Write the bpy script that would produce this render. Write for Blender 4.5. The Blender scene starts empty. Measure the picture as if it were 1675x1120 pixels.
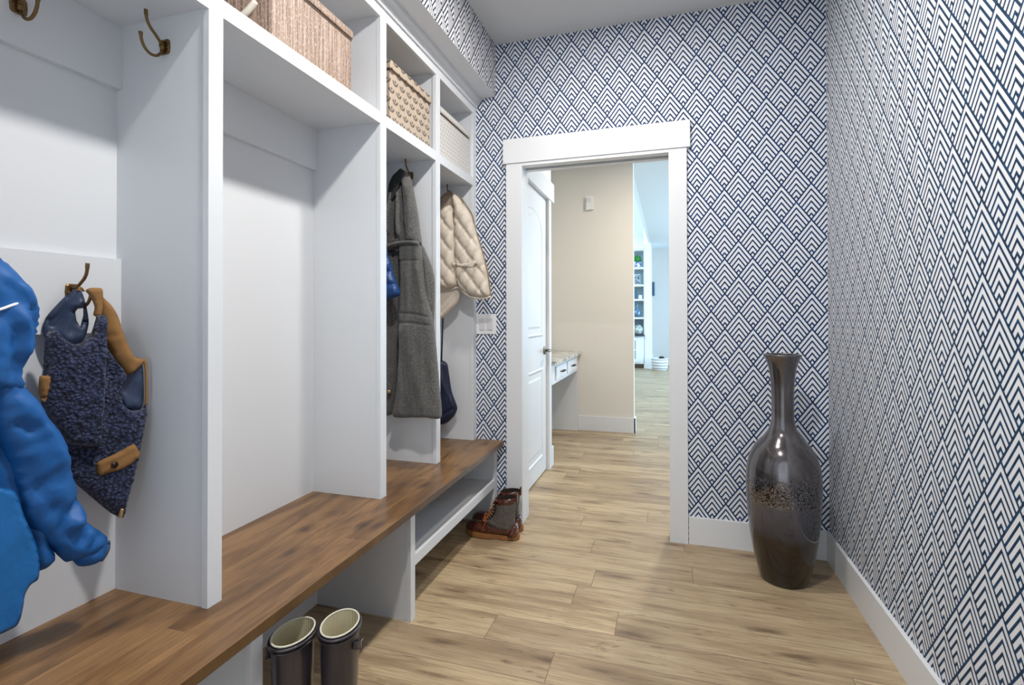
import bpy, bmesh, math, random
import numpy as np
from mathutils import Vector, noise
from mathutils.geometry import delaunay_2d_cdt
random.seed(7)
COL = bpy.context.scene.collection
# ------------------------------------------------------------------ camera calibration
F, CY, CX = 832.116, 511.477, 837.5
YAW, PIT, ROL = math.radians(17.1114), math.radians(.4533), math.radians(-.1041)
CAMH = 1.18
FW = Vector((-math.sin(YAW)*math.cos(PIT), math.cos(YAW)*math.cos(PIT), math.sin(PIT)))
RT0 = Vector((math.cos(YAW), math.sin(YAW), 0)); UP0 = RT0.cross(FW)
RT = math.cos(ROL)*RT0+math.sin(ROL)*UP0; UP = -math.sin(ROL)*RT0+math.cos(ROL)*UP0
def un(u, v, ax, val, k=0., y0=0.):
    """world point on the plane ax = val (or x = val+k*(y-y0)) seen at photo pixel (u, v)"""
    d = FW+RT*((u-CX)/F)-UP*((v-CY)/F); o = Vector((0, 0, CAMH)); i = 'XYZ'.index(ax)
    if k: return o+d*((val-o.x+k*(o.y-y0))/(d.x-k*d.y))
    return o+d*((val-o[i])/d[i])
cam = bpy.data.objects.new('camera', bpy.data.cameras.new('camera')); COL.objects.link(cam)
from mathutils import Matrix
M = Matrix((RT, UP, -FW)).transposed().to_4x4(); M.translation = (0, 0, CAMH); cam.matrix_world = M
cam.data.sensor_width = 36; cam.data.lens = F/1675*36; cam.data.shift_y = (CY-560)/1675; cam.data.clip_start = .02
bpy.context.scene.camera = cam

# ------------------------------------------------------------------ key dimensions
YB, XR, XF, XBK, ZC = 2.816, .740, -1.088, -1.406, 2.776
XBF, ZB, ZBB = -.917, .4618, .4352
ZS, ZS2, ZTOP, XS, ZSO = 1.9476, 1.9939, 2.3738, -.965, 2.4717
XP = -.9576
ST = [(.194, .237), (.981, 1.0236), (1.7676, 1.8125), (2.2718, 2.3187), (2.769, YB)]

# ------------------------------------------------------------------ materials
def lin(c):
    return tuple((x/255/12.92 if x/255 <= .04045 else ((x/255+.055)/1.055)**2.4) for x in c)+(1,)
class NB:
    def __init__(s, name):
        s.m = bpy.data.materials.new(name); s.m.use_nodes = True; s.t = s.m.node_tree
        s.b = s.t.nodes['Principled BSDF']; s.out = s.t.nodes['Material Output']
    def n(s, typ, **kw):
        nd = s.t.nodes.new(typ)
        for k, v in kw.items():
            if k.startswith('i'):
                key = k[1:]; key = int(key) if key.isdigit() else key.replace('_', ' ')
                s.put(nd.inputs[key], v)
            else: setattr(nd, k, v)
        return nd
    def put(s, sock, v):
        if isinstance(v, bpy.types.NodeSocket): s.t.links.new(v, sock)
        elif isinstance(v, bpy.types.Node): s.t.links.new(v.outputs[0], sock)
        else: sock.default_value = v
    def ma(s, op, a, b=0., c=None):
        nd = s.n('ShaderNodeMath', operation=op); s.put(nd.inputs[0], a); s.put(nd.inputs[1], b)
        if c is not None: s.put(nd.inputs[2], c)
        return nd.outputs[0]
    def pos(s): return s.n('ShaderNodeNewGeometry').outputs['Position']
    def obj(s): return s.n('ShaderNodeTexCoord').outputs['Object']
    def sep(s, v):
        nd = s.n('ShaderNodeSeparateXYZ', i0=v); return nd.outputs
    def com(s, x, y, z): return s.n('ShaderNodeCombineXYZ', i0=x, i1=y, i2=z).outputs[0]
    def noise(s, vec, scale, detail=3, rough=.5, dist=0.):
        return s.n('ShaderNodeTexNoise', iVector=vec, iScale=scale, iDetail=detail, iRoughness=rough, iDistortion=dist).outputs[0]
    def mapv(s, vec, sc):
        return s.n('ShaderNodeMapping', iVector=vec, iScale=sc).outputs[0]
    def ramp(s, fac, stops):
        nd = s.n('ShaderNodeValToRGB', i0=fac); e = nd.color_ramp.elements
        while len(e) < len(stops): e.new(.5)
        for k, (p, c) in enumerate(stops): e[k].position = p; e[k].color = lin(c)
        return nd.outputs[0]
    def mix(s, f, a, b, mode='MIX'):
        nd = s.n('ShaderNodeMix', data_type='RGBA', blend_type=mode)
        s.put(nd.inputs[0], f); s.put(nd.inputs[6], a); s.put(nd.inputs[7], b); return nd.outputs[2]
    def bump(s, h, strength, dist):
        nd = s.n('ShaderNodeBump', iHeight=h, iStrength=strength, iDistance=dist); s.put(s.b.inputs['Normal'], nd.outputs[0])
    def set(s, **kw):
        for k, v in kw.items(): s.put(s.b.inputs[k.replace('_', ' ')], v)
        return s.m
def plain(name, c, rough=.5, metal=0., bs=0, bd=.0005, bscale=300, var=0, **kw):
    """paint-like material with a faint procedural grain"""
    s = NB(name); col = lin(c)
    if var:
        nz = s.noise(s.obj(), var, 4); k = .86
        s.set(Base_Color=s.mix(nz, tuple(x*k for x in col[:3])+(1,), tuple(min(1, x*1.12) for x in col[:3])+(1,)))
    else: s.set(Base_Color=col)
    s.set(Roughness=rough, Metallic=metal, **kw)
    if bs: s.bump(s.noise(s.obj(), bscale, 3), bs, bd)
    return s.m

WHITE = plain('white_cabinet_paint', (216, 219, 223), .42, bs=.08, bscale=120)
TRIM = plain('white_trim_paint', (219, 221, 224), .35)
CEIL = plain('ceiling_paint', (205, 208, 210), .9, bs=.25, bd=.001, bscale=90)
BEIGE = plain('beige_wall_paint', (222, 217, 209), .85, bs=.1, bscale=150)
BEIGEL = plain('pale_wall_paint', (222, 218, 211), .8, bs=.1, bscale=150)
BRASS = plain('antique_brass', (122, 96, 62), .34, .85, var=40)
STEEL = plain('brushed_nickel', (150, 148, 144), .3, .95)
DARKM = plain('dark_bronze_metal', (62, 56, 50), .35, .8)

def wallpaper(name, ax, x0, z0, navy, white=(220, 222, 227)):
    s = NB(name); p = s.sep(s.pos()); W, H = .132, .1792
    a = s.ma('DIVIDE', s.ma('SUBTRACT', p[ax], x0), W); t = s.ma('DIVIDE', s.ma('SUBTRACT', p[2], z0), H)
    u = s.ma('FRACT', s.ma('ADD', t, a)); v = s.ma('FRACT', s.ma('SUBTRACT', t, a))
    fm = s.ma('FRACT', s.ma('MULTIPLY', s.ma('MAXIMUM', u, v), 6.))
    f1 = s.ma('SUBTRACT', .5, s.ma('ABSOLUTE', s.ma('SUBTRACT', fm, .5)))
    f2 = s.ma('MULTIPLY', s.ma('MINIMUM', u, v), 6.)
    f = s.ma('SMOOTH_MIN', f1, f2, .22)
    k = s.n('ShaderNodeMapRange', iValue=f); k.inputs[1].default_value = .17; k.inputs[2].default_value = .22
    nz = s.noise(s.pos(), 45, 5, .7)
    nv = s.mix(s.n('ShaderNodeMapRange', iValue=nz, i1=.42, i2=.75).outputs[0], lin(navy), lin([min(255, int(q*1.5+10)) for q in navy]))
    s.set(Base_Color=s.mix(k.outputs[0], nv, lin(white)), Roughness=.7, Specular_IOR_Level=.25)
    s.bump(k.outputs[0], .15, .0006)
    return s.m
WPB = wallpaper('wallpaper_back', 0, .144, .222, (10, 40, 76))
WPR = wallpaper('wallpaper_right', 1, 1.54, 1.289, (12, 42, 68))
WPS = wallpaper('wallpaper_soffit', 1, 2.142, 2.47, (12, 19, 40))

def floor_mat():
    s = NB('oak_plank_floor'); p = s.sep(s.pos()); w = .1575
    ry = s.ma('DIVIDE', s.ma('SUBTRACT', p[1], 1.763), w); row = s.ma('FLOOR', ry); fy = s.ma('FRACT', ry)
    wn = s.n('ShaderNodeTexWhiteNoise', noise_dimensions='1D'); s.put(wn.inputs['W'], s.ma('ADD', row, 13.37))
    xs = s.ma('ADD', s.ma('DIVIDE', p[0], 1.22), s.ma('MULTIPLY', wn.outputs[0], 7.)); pl = s.ma('FLOOR', xs); fx = s.ma('FRACT', xs)
    wn2 = s.n('ShaderNodeTexWhiteNoise', noise_dimensions='2D', iVector=s.com(row, pl, 0.)); rnd = wn2.outputs[0]
    vec = s.com(s.ma('MULTIPLY', p[0], 1.1), s.ma('MULTIPLY', p[1], 8.), s.ma('MULTIPLY', rnd, 37.))
    n1 = s.noise(vec, 1.4, 9, .6, .5)
    fine = s.noise(s.com(s.ma('MULTIPLY', p[0], 6.), s.ma('MULTIPLY', p[1], 150.), s.ma('MULTIPLY', rnd, 11.)), 1., 4, .6, .3)
    n3 = s.noise(s.com(s.ma('MULTIPLY', p[0], 2.6), s.ma('MULTIPLY', p[1], 22.), s.ma('MULTIPLY', rnd, 91.)), 1., 6, .72, 2.2)
    base = s.ramp(n1, [(.28, (124, 103, 78)), (.40, (162, 139, 108)), (.50, (191, 169, 134)), (.68, (209, 190, 153))])
    base = s.mix(s.n('ShaderNodeMapRange', iValue=rnd, i3=.0, i4=.5).outputs[0], base, lin((158, 138, 112)))
    base = s.mix(s.n('ShaderNodeMapRange', iValue=fine, i1=.38, i2=.68, i3=0., i4=.5).outputs[0], base, lin((112, 90, 72)))
    base = s.mix(s.n('ShaderNodeMapRange', iValue=n3, i1=.555, i2=.70, i3=0., i4=.85).outputs[0], base, lin((84, 64, 50)))
    kn = s.n('ShaderNodeTexVoronoi', voronoi_dimensions='2D', iVector=s.com(s.ma('ADD', s.ma('MULTIPLY', p[0], 1.2), rnd), s.ma('ADD', s.ma('MULTIPLY', p[1], 4.7), s.ma('MULTIPLY', n3, .35)), 0.), iScale=1.)
    base = s.mix(s.n('ShaderNodeMapRange', iValue=s.ma('ADD', kn.outputs[0], s.ma('MULTIPLY', fine, .12)), i1=.08, i2=.17, i3=.75, i4=0.).outputs[0], base, lin((78, 58, 44)))
    base = s.mix(s.n('ShaderNodeMapRange', iValue=kn.outputs[0], i1=.1, i2=.40, i3=.16, i4=0.).outputs[0], base, lin((118, 94, 74)))
    e1 = s.ma('MINIMUM', fy, s.ma('SUBTRACT', 1., fy)); e2 = s.ma('MULTIPLY', s.ma('MINIMUM', fx, s.ma('SUBTRACT', 1., fx)), 7.7)
    e = s.ma('MINIMUM', e1, e2); seam = s.n('ShaderNodeMapRange', iValue=e, i1=.004, i2=.012).outputs[0]
    base = s.mix(seam, lin((112, 92, 74)), base)
    s.set(Base_Color=base, Roughness=s.n('ShaderNodeMapRange', iValue=n1, i3=.36, i4=.52).outputs[0])
    s.bump(s.ma('ADD', s.ma('MULTIPLY', seam, .5), s.ma('MULTIPLY', fine, .3)), .25, .001)
    return s.m
FLOOR = floor_mat()

def bench_mat(name='stained_alder_bench', dk=0.):
    s = NB(name); p = s.sep(s.pos()); w = .098
    rx = s.ma('DIVIDE', s.ma('SUBTRACT', p[0], -.917), w); row = s.ma('FLOOR', rx)
    wn = s.n('ShaderNodeTexWhiteNoise', noise_dimensions='1D'); s.put(wn.inputs['W'], s.ma('ADD', row, 4.2)); r1 = wn.outputs[0]
    ys = s.ma('ADD', s.ma('DIVIDE', p[1], 1.15), s.ma('MULTIPLY', r1, 5.)); wn2 = s.n('ShaderNodeTexWhiteNoise', noise_dimensions='2D', iVector=s.com(row, s.ma('FLOOR', ys), 0.)); r = wn2.outputs[0]
    n1 = s.noise(s.com(s.ma('MULTIPLY', p[0], 7.), s.ma('MULTIPLY', p[1], 1.2), s.ma('MULTIPLY', r, 40.)), 1.7, 7, .6, 1.2)
    fine = s.noise(s.com(s.ma('MULTIPLY', p[0], 170.), s.ma('MULTIPLY', p[1], 9.), s.ma('ADD', p[2], r)), 1., 4, .6, .4)
    blot = s.noise(s.com(s.ma('MULTIPLY', p[0], 8.), s.ma('MULTIPLY', p[1], 3.4), r), 1., 3, .5, .8)
    base = s.ramp(n1, [(.26, (78, 55, 34)), (.40, (112, 82, 51)), (.52, (138, 104, 66)), (.70, (158, 122, 82))])
    base = s.mix(s.n('ShaderNodeMapRange', iValue=r, i3=0., i4=.35).outputs[0], base, lin((108, 76, 48)))
    base = s.mix(s.n('ShaderNodeMapRange', iValue=fine, i1=.38, i2=.7, i3=0., i4=.55).outputs[0], base, lin((70, 48, 28)))
    base = s.mix(s.n('ShaderNodeMapRange', iValue=blot, i1=.56, i2=.72, i3=0., i4=.62).outputs[0], base, lin((66, 47, 36)))
    kn = s.n('ShaderNodeTexVoronoi', voronoi_dimensions='2D', iVector=s.com(s.ma('ADD', s.ma('MULTIPLY', p[0], 4.2), s.ma('MULTIPLY', n1, .25)), s.ma('MULTIPLY', p[1], 1.7), 0.), iScale=1.25)
    base = s.mix(s.n('ShaderNodeMapRange', iValue=kn.outputs[0], i1=.02, i2=.13, i3=.85, i4=0.).outputs[0], base, lin((58, 38, 26)))
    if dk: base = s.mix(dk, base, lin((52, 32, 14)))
    s.set(Base_Color=base, Roughness=.33, Specular_IOR_Level=.45)
    s.bump(fine, .12, .0006)
    return s.m
BENCH = bench_mat(); BENCH_EDGE = bench_mat('shaded_front_edge', .55)  # seat front edge: same wood, its shade mixed into a darker colour

# ------------------------------------------------------------------ objects
def prop(o, label=None, cat=None, group=None, kind=None):
    for k, v in (('label', label), ('category', cat), ('group', group), ('kind', kind)):
        if v: o[k] = v
    return o
def empty(name, loc, label, cat, group=None):
    o = bpy.data.objects.new(name, None); COL.objects.link(o); o.location = loc; o.empty_display_size = .05
    return prop(o, label, cat, group)
def wloc(o):
    v = Vector(o.location)
    while o.parent: o = o.parent; v += Vector(o.location)
    return v
def link(name, bm, mats, parent=None, smooth=False, origin=None):
    me = bpy.data.meshes.new(name)
    bmesh.ops.recalc_face_normals(bm, faces=bm.faces)
    if origin is None:
        if parent is not None: origin = wloc(parent)
        else:
            c = [v.co for v in bm.verts]
            origin = Vector(((min(v.x for v in c)+max(v.x for v in c))/2, (min(v.y for v in c)+max(v.y for v in c))/2, min(v.z for v in c)))
    origin = Vector(origin)
    for v in bm.verts: v.co -= origin
    for f in bm.faces: f.smooth = smooth
    bm.to_mesh(me); bm.free()
    for m in (mats if isinstance(mats, (list, tuple)) else [mats]): me.materials.append(m)
    o = bpy.data.objects.new(name, me); COL.objects.link(o)
    if parent is not None: o.parent = parent; o.location = origin-wloc(parent)
    else: o.location = origin
    return o
def abox(bm, x0, x1, y0, y1, z0, z1, bev=0., mi=0):
    vs = [bm.verts.new((x, y, z)) for x in (x0, x1) for y in (y0, y1) for z in (z0, z1)]
    fs = [bm.faces.new([vs[i] for i in q]) for q in ((0, 1, 3, 2), (4, 6, 7, 5), (0, 4, 5, 1), (2, 3, 7, 6), (0, 2, 6, 4), (1, 5, 7, 3))]
    for f in fs: f.material_index = mi
    if bev: bmesh.ops.bevel(bm, geom=list({e for f in fs for e in f.edges}), offset=bev, segments=2, affect='EDGES', profile=.7, clamp_overlap=True)
def box(name, x0, x1, y0, y1, z0, z1, mat, parent=None, bev=.0, origin=None, smooth=False):
    bm = bmesh.new(); abox(bm, min(x0, x1), max(x0, x1), min(y0, y1), max(y0, y1), min(z0, z1), max(z0, z1), bev)
    return link(name, bm, mat, parent, smooth, origin)
def boxes(name, lst, mat, parent=None, bev=0., origin=None):
    bm = bmesh.new()
    for b in lst: abox(bm, *b, bev)
    return link(name, bm, mat, parent, False, origin)
def lathe(name, prof, c, mat, parent=None, seg=48, sx=1., sy=1., origin=None):
    bm = bmesh.new(); rings = []
    for r, z in prof:
        rings.append([bm.verts.new((c[0]+r*sx*math.cos(2*math.pi*k/seg), c[1]+r*sy*math.sin(2*math.pi*k/seg), c[2]+z)) for k in range(seg)])
    for a, b in zip(rings, rings[1:]):
        for k in range(seg): bm.faces.new((a[k], a[(k+1) % seg], b[(k+1) % seg], b[k]))
    if prof[0][0] > 0: bm.faces.new(rings[0])
    if prof[-1][0] > 0: bm.faces.new(rings[-1])
    bmesh.ops.remove_doubles(bm, verts=bm.verts, dist=1e-6)
    return link(name, bm, mat, parent, True, origin)
def tube_bm(bm, pts, rad, seg=10, caps=True):
    pts = [Vector(p) for p in pts]; n = len(pts); rad = rad if isinstance(rad, (list, tuple)) else [rad]*n
    prev = None; rings = []
    for i in range(n):
        t = (pts[min(i+1, n-1)]-pts[max(i-1, 0)]).normalized()
        if prev is None:
            a = Vector((0, 0, 1)) if abs(t.z) < .9 else Vector((1, 0, 0)); u = t.cross(a).normalized()
        else: u = (prev-t*prev.dot(t)).normalized()
        prev = u; w = t.cross(u)
        rings.append([bm.verts.new(pts[i]+(u*math.cos(2*math.pi*k/seg)+w*math.sin(2*math.pi*k/seg))*rad[i]) for k in range(seg)])
    for a, b in zip(rings, rings[1:]):
        for k in range(seg): bm.faces.new((a[k], a[(k+1) % seg], b[(k+1) % seg], b[k]))
    if caps: bm.faces.new(rings[0]); bm.faces.new(rings[-1])
def spline(pts, n=6):
    P = [Vector(p) for p in pts]; P = [P[0]*2-P[1]]+P+[P[-1]*2-P[-2]]; out = []
    for i in range(1, len(P)-2):
        for k in range(n):
            t = k/n; a, b, c, d = P[i-1:i+3]
            out.append(.5*((2*b)+(c-a)*t+(2*a-5*b+4*c-d)*t*t+(3*b-a-3*c+d)*t**3))
    out.append(P[-2]); return out
def tube(name, pts, rad, mat, parent=None, seg=10, smooth_n=0, origin=None):
    if smooth_n: pts = spline(pts, smooth_n)
    bm = bmesh.new(); tube_bm(bm, pts, rad, seg); return link(name, bm, mat, parent, True, origin)
def S(o): o['kind'] = 'structure'; return o

# ------------------------------------------------------------------ room shell
S(box('floor', -4.2, 3.4, -1.6, 13.6, -.06, 0, FLOOR))
S(box('wall_left', -1.56, -1.43, -1.6, YB, 0, ZC, WHITE))
S(box('wall_right', XR, XR+.12, -1.6, YB+.0, 0, ZC, WPR))
XC2, XC3, ZH1 = -.8007, .0028, 2.0633     # clear opening between the casings
S(boxes('wall_back', [(-1.56, XC2-.012, YB, YB+.12, 0, ZC), (XC3+.012, XR+.12, YB, YB+.12, 0, ZC), (XC2-.012, XC3+.012, YB, YB+.12, ZH1+.012, ZC)], WPB))
S(box('ceiling', -1.56, XR+.12, -1.6, YB+.12, ZC, ZC+.08, CEIL))
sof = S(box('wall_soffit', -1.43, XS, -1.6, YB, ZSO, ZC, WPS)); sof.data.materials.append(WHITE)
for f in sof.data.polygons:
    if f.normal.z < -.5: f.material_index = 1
S(box('baseboard_back', XC3+.0932, XR, YB-.015, YB, 0, .14, TRIM, bev=.002))
S(box('baseboard_right', XR-.015, XR, -1.6, YB-.015, 0, .14, TRIM, bev=.002))
# doorway casing and jambs
S(box('trim_1', -.8957, XC2, YB-.02, YB, 0, ZH1, TRIM, bev=.0015))
S(box('trim_2', XC3, XC3+.0907, YB-.02, YB, 0, ZH1, TRIM, bev=.0015))
S(box('trim_3', -.9123, .1103, YB-.027, YB, ZH1, 2.2032, TRIM, bev=.0015))
S(boxes('trim_4', [(XC2-.012, XC2+.0, YB, YB+.12, 0, ZH1), (XC3, XC3+.012, YB, YB+.12, 0, ZH1)], TRIM))
# pocket-door head: two rails with a dark slot between
S(boxes('trim_5', [(XC2, XC3, YB-.02, YB+.035, ZH1-.018, ZH1+.012), (XC2, XC3, YB+.08, YB+.12, ZH1-.018, ZH1+.012)], TRIM))
S(box('trim_6', XC2, XC3, YB+.035, YB+.08, ZH1+.0, ZH1+.012, plain('dark_track_metal', (70, 70, 72), .5, .6)))  # dark metal door track filling the slot

# ------------------------------------------------------------------ locker cabinet
lk = empty('locker_cabinet', (-1.25, 1.0, ZB), 'tall white built-in mudroom lockers with open cubbies above, standing on the wooden bench', 'locker cabinet')
box('back_panel', XBK-.02, XBK, ST[0][0], YB-.002, ZB, ZSO, WHITE, lk)
DV = []
for i, (a, b) in enumerate(ST):
    box('face_stile', XF-.019, XF, a, b, ZB, ZSO-.0, WHITE, lk, bev=.0012)
    a2, b2 = a+.0035, (b-.0035 if i < 4 else b-.002)
    box('divider_panel', XBK, XF-.019, a2, b2, ZB, ZSO, WHITE, lk)
for i in range(4):
    a, b = ST[i][1], ST[i+1][0]
    box('shelf', XBK, XF-.019, a-.0035, b+.0035, ZS+.006, ZS2-.002, WHITE, lk)
    box('shelf_rail', XF-.019, XF-.0005, a, b, ZS, ZS2, WHITE, lk, bev=.0008)
    box('top_rail', XF-.019, XF-.0005, a, b, ZTOP, ZSO, WHITE, lk, bev=.0008)
    box('cubby_ceiling', XBK, XF-.019, a-.0035, b+.0035, ZTOP+.008, ZTOP+.03, WHITE, lk)
    box('hook_board', XBK, XBK+.019, a-.0035, b+.0035, 1.786, ZS+.006, WHITE, lk, bev=.001)
    if i == 0: box('low_hook_board', XBK, XBK+.019, a-.0035, b+.0035, 1.141, 1.334, WHITE, lk, bev=.001)
bm = bmesh.new()     # crown moulding profile swept along Y
prof = [(XF, 2.415), (XF+.008, 2.415), (XF+.010, 2.424), (XF+.014, 2.428), (XF+.018, 2.440), (XF+.026, 2.452), (XF+.030, 2.456), (XF+.030, ZSO), (XF, ZSO)]
r0 = [bm.verts.new((x, ST[0][0], z)) for x, z in prof]; r1 = [bm.verts.new((x, YB-.002, z)) for x, z in prof]
for k in range(len(prof)): bm.faces.new((r0[k], r0[(k+1) % len(prof)], r1[(k+1) % len(prof)], r1[k]))
bm.faces.new(r0); bm.faces.new(r1); link('crown_moulding', bm, WHITE, lk)

bb = empty('mudroom_bench', (-1.1, 1.0, 0), 'long bench with brown wooden seat board and white posts running under the lockers', 'bench')
box('seat_board', XBK-.02, XBF, -1.0, YB-.002, ZBB, ZB, BENCH, bb, bev=.0018)
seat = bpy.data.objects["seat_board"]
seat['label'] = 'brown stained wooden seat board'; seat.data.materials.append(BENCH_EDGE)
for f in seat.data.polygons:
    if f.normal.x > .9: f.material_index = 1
box('back_panel', -1.405, -1.388, -1.0, YB-.002, 0, ZBB, WHITE, bb)
for a, b in ((.984, 1.022), (1.773, 1.809), (2.768, YB-.002)):
    box('face_post', XP-.019, XP, a, b, 0, ZBB, WHITE, bb, bev=.0012)
    box('divider_panel', -1.388, XP-.019, a+.003, b-.003, 0, ZBB, WHITE, bb)
box('cubby_rail', XP-.019, XP-.0005, 1.809, 2.768, .202, .245, WHITE, bb, bev=.001)
box('cubby_shelf', -1.388, XP-.019, 1.806, 2.771, .212, .238, WHITE, bb)

# ------------------------------------------------------------------ hooks
def hook(loc, ang, label):
    """antique brass double coat hook; plate lies in local xz, prongs leave along -y, then turned by ang about z"""
    t = empty('coat_hook', loc, label, 'hook', 'antique brass coat hooks'); t.rotation_euler = (0, 0, ang)
    def L(name, bm, par):
        o = link(name, bm, BRASS, None, True, origin=(0, 0, 0)); o.parent = par; return o
    bm = bmesh.new()
    pts = [(-.015, -.015), (-.011, -.019), (.011, -.019), (.015, -.015), (.0165, 0), (.015, .015), (.011, .019), (-.011, .019), (-.015, .015), (-.0165, 0)]
    a = [bm.verts.new((x, 0, z)) for x, z in pts]; b = [bm.verts.new((x, -.003, z)) for x, z in pts]; c = [bm.verts.new((x*.86, -.0045, z*.88)) for x, z in pts]
    for r, q in ((a, b), (b, c)):
        for k in range(10): bm.faces.new((r[k], r[(k+1) % 10], q[(k+1) % 10], q[k]))
    bm.faces.new(a); bm.faces.new(c); pl = L('mounting_plate', bm, t)
    for f in pl.data.polygons: f.use_smooth = False
    for sx in (-.0095, .0095):
        bm = bmesh.new(); bmesh.ops.create_uvsphere(bm, u_segments=10, v_segments=6, radius=.003, matrix=Matrix.Translation((sx, -.0045, -.002))@Matrix.Diagonal((1, .5, 1, 1))); L('screw', bm, t)
    bm = bmesh.new(); up = spline([(0, -.003, -.004), (0, -.014, .006), (0, -.026, .018), (0, -.040, .030), (0, -.048, .042), (0, -.0512, .056), (0, -.052, .068)], 5)
    n = len(up); rr = [.0034+.0003*math.sin(k/n*3)+(.0009 if k > n-7 else 0) for k in range(n)]; tube_bm(bm, up, rr, 12); L('upper_prong', bm, t)
    bm = bmesh.new(); lo = spline([(0, -.003, -.004), (0, -.012, -.02), (0, -.024, -.033), (0, -.040, -.036), (0, -.054, -.028), (0, -.062, -.014), (0, -.0645, 0), (0, -.065, .006)], 5)
    n = len(lo); tube_bm(bm, lo, [.0036+(.001 if k > n-7 else 0) for k in range(n)], 12); L('lower_prong', bm, t)
    bm = bmesh.new(); tube_bm(bm, [(0, -.008, -.012), (0, -.009, .008)], .0058, 12)
    for z in (-.004, .002, .008): tube_bm(bm, [(0, -.009, z), (0, -.0095, z+.0035)], .0072, 12)
    L('collar', bm, t)
    return t
hook((-1.235, .9845, 1.875), 0, 'brass double hook on the side panel beside the nearest tall stile, nothing on it')
hook((XBK+.019, .757, 1.877), math.pi/2, 'brass hook at the top left edge, on the upper back board of the nearest locker')
hook((XBK+.019, .868, 1.243), math.pi/2, 'brass hook holding the navy fleece vest on the low back board')
hook((-1.229, 2.2750, 1.885), 0, 'brass hook holding the grey wool coat in the third locker')
hook((-1.232, 2.7715, 1.885), 0, 'brass hook holding the beige quilted vest in the last locker')

# ------------------------------------------------------------------ baskets in the cubbies
def basket_mats():
    s = NB('woven_brown_reed'); p = s.sep(s.pos()); q = s.ma('ADD', p[0], p[1])
    st = s.noise(s.com(s.ma('MULTIPLY', q, 150.), 0., s.ma('MULTIPLY', p[2], 4.)), 1., 3, .7)
    sp = s.noise(s.com(s.ma('MULTIPLY', q, 230.), 0., s.ma('MULTIPLY', p[2], 90.)), 1., 4, .7)
    b = s.ramp(st, [(.3, (78, 56, 42)), (.45, (132, 106, 88)), (.58, (162, 138, 120)), (.72, (204, 188, 178))])
    b = s.mix(s.n('ShaderNodeMapRange', iValue=sp, i1=.52, i2=.68, i3=0., i4=.75).outputs[0], b, lin((226, 214, 210)))
    s.set(Base_Color=b, Roughness=.5); s.bump(st, .6, .003); A = s.m
    def pattern(name, base, dark, W, H, rad, light, fine):
        s = NB(name); p = s.sep(s.pos()); q = s.ma('ADD', p[0], p[1])
        a = s.ma('DIVIDE', q, W); t = s.ma('DIVIDE', p[2], H); rowf = s.ma('FLOOR', t)
        a = s.ma('ADD', a, s.ma('MULTIPLY', s.ma('MODULO', rowf, 2.), .5))
        du = s.ma('MULTIPLY', s.ma('SUBTRACT', s.ma('FRACT', a), .5), W); dv = s.ma('MULTIPLY', s.ma('SUBTRACT', s.ma('FRACT', t), .5), H)
        dd = s.ma('SQRT', s.ma('ADD', s.ma('MULTIPLY', du, du), s.ma('MULTIPLY', s.ma('MULTIPLY', dv, dv), 1.5)))
        ring = s.ma('LESS_THAN', s.ma('ABSOLUTE', s.ma('SUBTRACT', dd, rad)), rad*.3)
        low = s.ma('LESS_THAN', dv, rad*.05); ring = s.ma('MULTIPLY', ring, low)
        dv2 = s.ma('SUBTRACT', dv, rad*.05)
        dot = s.ma('LESS_THAN', s.ma('SQRT', s.ma('ADD', s.ma('MULTIPLY', s.ma('MULTIPLY', du, du), 1.), s.ma('MULTIPLY', dv2, dv2))), rad*.36)
        mk = s.ma('MAXIMUM', ring, dot)
        st = s.noise(s.com(s.ma('MULTIPLY', q, fine), 0., s.ma('MULTIPLY', p[2], 5.)), 1., 3, .7)
        b = s.mix(st, lin(base), lin(light)); b = s.mix(s.ma('MULTIPLY', mk, .85), b, lin(dark))
        s.set(Base_Color=b, Roughness=.6); s.bump(s.ma('ADD', st, mk), .4, .0015); return s.m
    B = pattern('tan_scallop_pattern', (156, 136, 116), (70, 62, 58), .060, .040, .0175, (204, 188, 170), 110.)
    Cc = pattern('pale_speckle_pattern', (196, 192, 188), (140, 134, 130), .030, .022, .0055, (222, 220, 217), 160.)
    return A, B, Cc
MA, MB_, MC = basket_mats()
def storage_box(x1, y0, y1, depth, h, lid_h, mat, label, over=.006):
    t = empty('storage_box', ((x1*2-depth)/2, (y0+y1)/2, ZS2), label, 'storage box')
    x0 = x1-depth; z = ZS2+.001
    bm = bmesh.new(); abox(bm, x0, x1, y0, y1, z, z+h-lid_h+.004, .004); link('box_body', bm, mat, t)
    bm = bmesh.new(); abox(bm, x0-over, x1+over, y0-over, y1+over, z+h-lid_h+.006, z+h, .006); link('lid', bm, mat, t)
    box('lid_shadow_band', x0+.001, x1+.0012, y0-.001, y1+.001, z+h-lid_h-.003, z+h-lid_h+.007, plain('lid_shade_brown', (70, 48, 32), .7), t)  # dark band painting the shade under the lid
    return t
b1 = storage_box(XF-.012, 1.204, 1.59, .27, .225, .034, MA, 'large brown woven storage box with lid in the nearest open cubby')
bm = bmesh.new(); tube_bm(bm, spline([(XF-.07, 1.2035, ZS2+.115), (XF-.10, 1.193, ZS2+.078), (XF-.15, 1.190, ZS2+.062), (XF-.20, 1.193, ZS2+.078), (XF-.24, 1.2035, ZS2+.115)], 5), .010, 8); link('cream_handle', bm, plain('cream_leather', (206, 200, 188), .6), b1, True)['label'] = 'cream leather handle'
storage_box(XF-.022, 1.875, 2.246, .26, .262, .042, MB_, 'tan storage box with dark scallop marks in the middle cubby')
storage_box(XF-.024, 2.372, 2.757, .26, .262, .038, MC, 'pale grey speckled storage box in the farthest cubby')

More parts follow.
